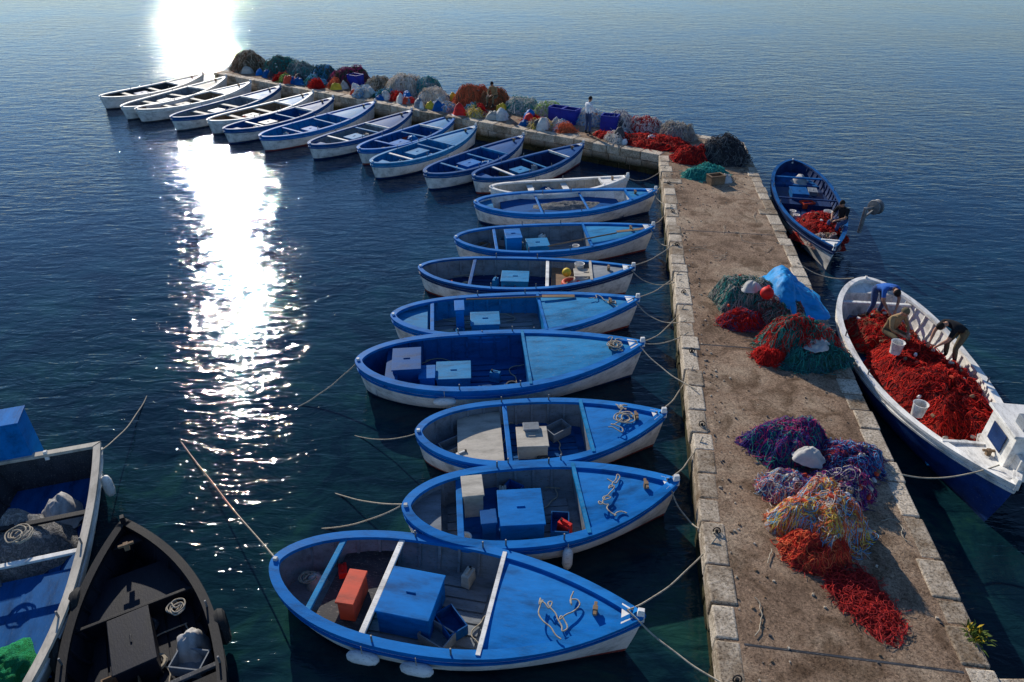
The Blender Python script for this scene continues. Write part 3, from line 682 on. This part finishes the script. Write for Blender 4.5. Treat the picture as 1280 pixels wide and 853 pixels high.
net_pile((6.0,9.1,PZ),0.65,0.55,0.45,0.0,[PUR,WHT,NVY,MAG],57,440,0.005,floats=14)
mound('net_sack',(5.6,9.7,PZ+.32),0.32,0.26,0.24,0,CLOTH,3,n=36,rough=.2,fine=.03)
net_pile((6.95,13.95,PZ),1.1,0.9,0.9,0.1,[(0.42,.015,.012),GRN,TEA,(0.35,.015,.012)],61,800,0.006,n=60)
net_pile((7.1,13.4,PZ),1.0,0.6,0.5,0.1,[GRN,TEA,(0.03,.10,.12)],62,360,0.006)
net_pile((6.15,13.5,PZ),0.45,0.4,0.3,0.1,[(0.5,.015,.012),(0.35,.015,.012)],63,220,0.006)
mound('pale_cloth_heap',(7.15,13.5,PZ+.45),0.42,0.3,0.18,.9,CLOTH,13,n=36,rough=.3,fine=.04)
net_pile((6.35,16.3,PZ),0.95,0.95,0.85,0.1,[GRY,GRN,(0.35,.3,.24),TEA],64,580,0.006,floats=6)
net_pile((6.9,15.5,PZ),0.9,0.5,0.5,0.0,[GRN,GRY,(.25,.05,.04)],66,300,0.006)
net_pile((5.95,15.15,PZ),0.68,0.46,0.35,0.0,[(0.5,.015,.012),(0.3,.01,.01),(0.05,.05,.1)],65,360,0.006)
mound('blue_tarpaulin',(7.45,16.3,PZ+.02),1.05,1.45,0.72,-.25,TARP,8,n=64,rough=.7,fine=.035,lobes=1)
mound('pale_cloth_heap',(6.3,15.9,PZ+.62),0.3,0.22,0.22,.4,CLOTH,17,n=30,rough=.3,fine=.03)
mb=MB(); mb.lathe((6.55,15.45,PZ+.72),[(0.17*math.sin(a*math.pi/10)+.001,-0.17*math.cos(a*math.pi/10)) for a in range(11)]+[(0.04,.21)],REDP,20); mb.obj('red_buoy',smooth=True)
net_pile((7.75,26.6,PZ),0.95,0.8,0.5,0,[TEA,(0.04,.32,.26),TEA],71,200,0.009)
net_pile((7.6,28.7,PZ),0.9,0.9,0.6,0,REDN,72,240,0.010)
net_pile((9.1,28.9,PZ),1.1,1.2,0.95,0,[(0.03,.03,.035),(0.12,.12,.12),(0.02,.02,.03)],73,420,0.011)
net_pile((6.5,31.0,PZ),1.7,1.2,0.35,-.6,REDN,74,300,0.010)
net_pile((4.9,31.8,PZ),1.4,0.6,0.25,-.6,REDN,75,200,0.010)
mound('pale_cloth_heap',(8.3,26.0,PZ),0.4,0.35,0.3,.4,CLOTH,14,n=26)
LG=(0.50,.47,.42); SND=(.42,.34,.24)
for c,rx,ry,h,cols,sd in [((-17.3,47.9),1.7,1.3,1.05,[OLV,BRN,OLV,SND],81),((-14.9,46.5),1.4,1.1,1.0,[(0.08,.10,.09),TEA,OLV],82),((-13.3,45.6),1.2,1.0,.85,[(0.14,.16,.15),GRY,TEA],83),
  ((-11.7,44.7),1.1,1.0,0.8,[(.03,.14,.18),GRN,OLV,LBL],84),((-9.9,43.5),1.5,1.2,.95,[(0.03,.03,.035),(.08,.06,.05),MAG],85),((-6.1,41.2),1.7,1.2,1.05,[LG,SND,WHT,LG],86),((-4.7,40.4),1.0,.9,.95,[(.05,.2,.25),GRY,TEA],87),
  ((-4.3,39.0),1.1,.8,0.7,[LG,WHT,SND],88),((-2.2,38.6),1.2,1.0,.95,[RST,BRN,RST,ORG],89),((-0.9,37.9),1.1,.9,.85,[BRN,RST,BRN],90),((0.5,37.0),1.2,.9,0.6,[LG,WHT,TEA],91),((2.0,36.0),1.1,.8,0.6,[LG,(.35,.38,.3),LIM],92),
  ((5.3,33.6),1.0,.8,0.6,[WHT,LG,(.2,.2,.25)],93),((6.4,33.0),1.0,.8,0.6,[(.3,.03,.03),LG],94),((7.6,32.0),1.1,.9,0.7,[GRY,SND,(.2,.19,.18)],95),((3.9,34.6),1.1,.8,.6,[WHT,LBL,LG],96),((-7.9,42.3),1.0,.9,.6,[GRY,OLV,SND],97)]:
    net_pile((c[0],c[1],PZ),rx,ry,h,-.55,cols,sd,560,0.0115,n=48,rough=.25,fine=.12,floats=14)
rs=random.Random(11)
for k in range(84):
    u=rs.uniform(.3,29.5); v=rs.choice([rs.uniform(.6,1.7),rs.uniform(.7,3.0)]); p=L1+da*u+na*v
    if (p-Vector((3.55,32.4))).length<.9: continue
    s=rs.uniform(.5,1.05)
    mound('gear_sack',(p.x,p.y,PZ),.48*s,.36*s,rs.uniform(.35,.75)*s,rs.uniform(0,3),rs.choice([SACK,CLOTH,SACK,CREAM,SACK,WHITE,GREYP,TARP,BLUE2,ORANGE,DGREY,REDP,YELLOW,BLUE]),200+k,n=24,rough=.2,fine=.05,lobes=2)
for k in range(18):
    u=rs.uniform(1,28); v=rs.uniform(.8,1.6); p=L1+da*u+na*v
    if (p-Vector((3.55,32.4))).length<.9: continue
    net_pile((p.x,p.y,PZ),rs.uniform(.5,.9),rs.uniform(.4,.6),rs.uniform(.25,.45),rs.uniform(0,3),rs.choice([[LG,WHT],[TEA,GRN,LBL],[RST,ORG],[LIM,GRN],[WHT,LBL,GRY],[REDN[0],REDN[1]],[YEL,SND]]),300+k,130,.011,n=30)
def crate(c,sz,rot,m,name='plastic_crate'):
    mb=MB(); x,y,z=sz; t=.03
    mb.box((0,0,t/2),(x,y,t),m); 
    for s in (-1,1):
        mb.box((s*(x/2-t/2),0,z/2+t/2+.002),(t,y,z-t),m); mb.box((0,s*(y/2-t/2),z/2+t/2+.002),(x-2*t-.004,t,z-t),m)
        mb.box((s*(x/2-t/2),0,z+.03),(t+.03,y+.04,.04),m)
        mb.box((0,s*(y/2-t/2),z+.03),(x-2*t-.04,t+.03,.038),m)
    o=mb.obj(name,bevel=.006); o.location=c; o.rotation_euler=(0,0,rot)
PBL=paint('crate_blue',(0.015,0.03,0.30),0.1)
for c in ((-9.3,42.6),(2.3,34.9),(2.9,34.5),(4.7,33.3)):
    crate((c[0],c[1],PZ),(.8,.6,.65),-.5+rs.uniform(-.2,.2),PBL)
crate((7.9,25.7,PZ),(.6,.4,.3),.3,WOOD,'wooden_crate')

# ------------------------------------------------------------------ people
def person(name,loc,rot,J,shirt,pants,sleeve=1.0,hat=None):
    root=empty(name,loc,rot)
    vs=[];rad=[];ed=[];idx={}
    def v(k,p,r,par=None):
        idx[k]=len(vs); vs.append(Vector(p)); rad.append(r*(1.12 if r>.03 else 1))
        if par: ed.append((idx[par],idx[k]))
    V={k:Vector(p) for k,p in J.items()}
    v('pel',V['pel'],.135); v('waist',V['pel'].lerp(V['chest'],.45),.125,'pel'); v('chest',V['chest'],.15,'waist'); v('neck0',V['chest'].lerp(V['neck'],.7),.075,'chest'); v('neck',V['neck'],.055,'neck0')
    v('skull',V['neck'].lerp(V['head'],.5),.06,'neck')
    for s in 'LR':
        v('sh'+s,V['sh'+s],.07,'chest'); v('ua'+s,V['sh'+s].lerp(V['el'+s],.5),.052,'sh'+s); v('el'+s,V['el'+s],.042,'ua'+s)
        v('fa'+s,V['el'+s].lerp(V['ha'+s],.4),.040,'el'+s); v('ha'+s,V['ha'+s],.027,'fa'+s)
        dr=(V['ha'+s]-V['el'+s]).normalized(); side=dr.cross(Vector((0,0,1)));
        if side.length<.1: side=Vector((1,0,0))
        side.normalize(); up=side.cross(dr)
        v('pa'+s,V['ha'+s]+dr*.07,.032,'ha'+s)
        for k,(o,l) in enumerate(((-.032,.07),(-.011,.085),(.011,.08),(.032,.06))):
            p0=V['ha'+s]+dr*.10+side*o; v('f%d%s'%(k,s),p0,.010,'pa'+s); v('g%d%s'%(k,s),p0+dr*l*.55-up*.01,.009,'f%d%s'%(k,s)); v('h%d%s'%(k,s),p0+dr*l*.8-up*.035,.008,'g%d%s'%(k,s))
        p0=V['ha'+s]+dr*.045+side*.045; v('t'+s,p0,.011,'pa'+s); v('u'+s,p0+dr*.04+side*.02,.009,'t'+s)
        v('hp'+s,V['hp'+s],.098,'pel'); v('th'+s,V['hp'+s].lerp(V['kn'+s],.5),.082,'hp'+s); v('kn'+s,V['kn'+s],.060,'th'+s); v('ca'+s,V['kn'+s].lerp(V['an'+s],.35),.060,'kn'+s); v('an'+s,V['an'+s],.042,'ca'+s)
        v('to'+s,V['to'+s],.038,'an'+s)
    me=bpy.data.meshes.new('b'); me.from_pydata([tuple(x) for x in vs],ed,[]); o=bpy.data.objects.new('tmp',me); col.objects.link(o)
    sk=o.modifiers.new('s','SKIN'); 
    for i,q in enumerate(me.skin_vertices[0].data): q.radius=(rad[i],rad[i]*.92); q.use_root=(i==0)
    sb=o.modifiers.new('u','SUBSURF'); sb.levels=1; sb.render_levels=1
    bpy.context.view_layer.update(); dg=bpy.context.evaluated_depsgraph_get(); m2=bpy.data.meshes.new_from_object(o.evaluated_get(dg))
    bpy.data.objects.remove(o)
    for m in (shirt,pants,SKIN,RUBBER): m2.materials.append(m)
    names={i:k for k,i in idx.items()}
    for p in m2.polygons:
        best=min(range(len(vs)),key=lambda i:(vs[i]-p.center).length-rad[i]); k=names[best]
        if k in('pel','hpL','hpR','thL','thR','knL','knR','caL','caR'): mi=1
        elif k in('waist','chest','neck0','shL','shR','uaL','uaR'): mi=0
        elif k in('elL','elR','faL','faR'): mi=0 if sleeve>1 else 2
        elif k in('toL','toR','anL','anR'): mi=3
        else: mi=2
        p.material_index=mi; p.use_smooth=True
    ob=bpy.data.objects.new('body',m2); col.objects.link(ob); ob.parent=root
    z=(V['head']-V['neck']).normalized(); fwd=V.get('face',Vector((0,1,0))); fwd=(fwd-z*fwd.dot(z)).normalized(); xr=fwd.cross(z)
    M=Matrix((xr,fwd,z)).transposed(); c=V['head']; mb=MB()
    vv=[];A=18;Bn=12
    for i in range(Bn+1):
        th=math.pi*i/Bn
        for j in range(A):
            ph=2*math.pi*j/A; x=.076*math.sin(th)*math.cos(ph);y=.098*math.sin(th)*math.sin(ph);zz=.118*math.cos(th)
            if zz<0: k=1+zz*2.2; x*=k; y=y*k+ (.012 if y>0 else .0)
            vv.append(c+M@Vector((x,y,zz)))
    fs=[(i*A+j,(i+1)*A+j,(i+1)*A+(j+1)%A,i*A+(j+1)%A) for i in range(Bn) for j in range(A)]
    mb.add(vv,fs,SKIN)
    def blob(p,r,m,sc=(1,1,1)):
        vv=[];n=8
        for i in range(7):
            th=math.pi*i/6
            for j in range(n):
                ph=2*math.pi*j/n; vv.append(c+M@(Vector(p)+Vector((r*sc[0]*math.sin(th)*math.cos(ph),r*sc[1]*math.sin(th)*math.sin(ph),r*sc[2]*math.cos(th)))))
        mb.add(vv,[(i*n+j,(i+1)*n+j,(i+1)*n+(j+1)%n,i*n+(j+1)%n) for i in range(6) for j in range(n)],m)
    blob((0,.10,-.015),.018,SKIN,(.8,1,1.3)); blob((.078,0,-.01),.022,SKIN,(.4,.8,1.2)); blob((-.078,0,-.01),.022,SKIN,(.4,.8,1.2))
    blob((.03,.088,.012),.011,HAIR); blob((-.03,.088,.012),.011,HAIR); blob((0,.088,-.058),.018,RED,(1.2,.5,.35))
    vv=[];hm=hat or HAIR
    for i in range(8):
        th=math.pi*.56*i/7
        for j in range(A):
            ph=2*math.pi*j/A; cut=1 if math.sin(ph)<.2 else .72
            t2=th*cut; vv.append(c+M@Vector((.083*math.sin(t2)*math.cos(ph),.105*math.sin(t2)*math.sin(ph)-.004,.126*math.cos(t2)+.002)))
    mb.add(vv,[(i*A+j,(i+1)*A+j,(i+1)*A+(j+1)%A,i*A+(j+1)%A) for i in range(7) for j in range(A)],hm)
    mb.obj('head',root,smooth=True,auto=70)
    return root
STAND=D(pel=(0,0,.95),chest=(0,.02,1.30),neck=(0,.03,1.50),head=(0,.06,1.63),shL=(-.19,.0,1.40),shR=(.19,.0,1.40),elL=(-.27,.06,1.12),elR=(.27,.06,1.12),haL=(-.20,.27,1.0),haR=(.20,.27,1.0),
  hpL=(-.10,0,.90),hpR=(.10,0,.90),knL=(-.12,.03,.49),knR=(.13,.05,.49),anL=(-.13,-.02,.08),anR=(.15,.0,.08),toL=(-.15,.14,.04),toR=(.18,.16,.04))
BEND=D(pel=(0,-.12,.90),chest=(0,.22,1.08),neck=(0,.40,1.12),head=(0,.52,1.07),face=(0,.3,-1),shL=(-.19,.30,1.08),shR=(.19,.30,1.08),elL=(-.23,.42,.80),elR=(.23,.42,.80),haL=(-.12,.55,.58),haR=(.12,.55,.58),
  hpL=(-.10,-.12,.86),hpR=(.10,-.12,.86),knL=(-.14,.03,.47),knR=(.14,.03,.47),anL=(-.15,-.08,.08),anR=(.15,-.08,.08),toL=(-.17,.08,.04),toR=(.17,.08,.04))
SIT=D(pel=(0,0,.52),chest=(0,.12,.86),neck=(0,.20,1.04),head=(0,.27,1.15),face=(0,1,-.5),shL=(-.19,.13,.95),shR=(.19,.13,.95),elL=(-.26,.27,.70),elR=(.26,.27,.70),haL=(-.10,.47,.62),haR=(.10,.47,.62),
  hpL=(-.11,.03,.48),hpR=(.11,.03,.48),knL=(-.18,.45,.50),knR=(.18,.45,.50),anL=(-.16,.50,.10),anR=(.16,.50,.10),toL=(-.17,.66,.04),toR=(.17,.66,.04))
person('fisherman',(3.55,32.4,PZ),math.radians(-60),STAND,WSHIRT,JEANS,2)
person('fisherman',(-0.9,36.9,PZ+.25),math.radians(150),SIT,TSHIRT,OLIVE,2)
person('fisherman',(9.75,15.9,0.60),math.radians(190),BEND,BSHIRT,JEANS,1,hat=HAIR)
person('fisherman',(9.45,14.6,0.55),math.radians(200),SIT,TSHIRT,OLIVE,2,hat=OLIVE)
person('fisherman',(10.6,13.8,0.62),math.radians(100),BEND,KSHIRT,OLIVE,1,hat=HAIR)
person('fisherman',(11.3,21.9,0.45),math.radians(120),SIT,KSHIRT,JEANS,1)

# ------------------------------------------------------------------ camera, light, sky
cam=bpy.data.cameras.new('Camera'); cam.lens=24; cam.sensor_width=36; cam.clip_end=9000; cam.clip_start=.1
co=bpy.data.objects.new('Camera',cam); col.objects.link(co); co.location=(0,0,10); co.rotation_euler=(math.radians(90-32.5),0,0); S.camera=co
az=math.radians(-24); el=math.radians(24)
dv=Vector((math.sin(az)*math.cos(el),math.cos(az)*math.cos(el),math.sin(el)))
ld=bpy.data.lights.new('sun','SUN'); ld.energy=5; ld.angle=math.radians(.53); ld.color=(1,.93,.82)
lo=bpy.data.objects.new('sun',ld); col.objects.link(lo); lo.rotation_euler=dv.to_track_quat('Z','Y').to_euler(); lo.location=dv*60
W=bpy.data.worlds.new("World"); S.world=W; W.use_nodes=True; t=W.node_tree; t.nodes.clear()
sky=N(t,'ShaderNodeTexSky'); sky.sky_type='NISHITA'; sky.sun_disc=False; sky.sun_elevation=el; sky.sun_rotation=az%(2*math.pi); sky.air_density=1.0; sky.dust_density=0.05; sky.ozone_density=3.0
tint=N(t,'ShaderNodeMixRGB',blend_type='MULTIPLY'); tint.inputs[0].default_value=1; tint.inputs[2].default_value=(0.72,0.89,1.10,1)
bg=N(t,'ShaderNodeBackground',Strength=0.115); ow=N(t,'ShaderNodeOutputWorld'); t.links.new(sky.outputs[0],tint.inputs[1]); t.links.new(tint.outputs[0],bg.inputs[0]); t.links.new(bg.outputs[0],ow.inputs[0])
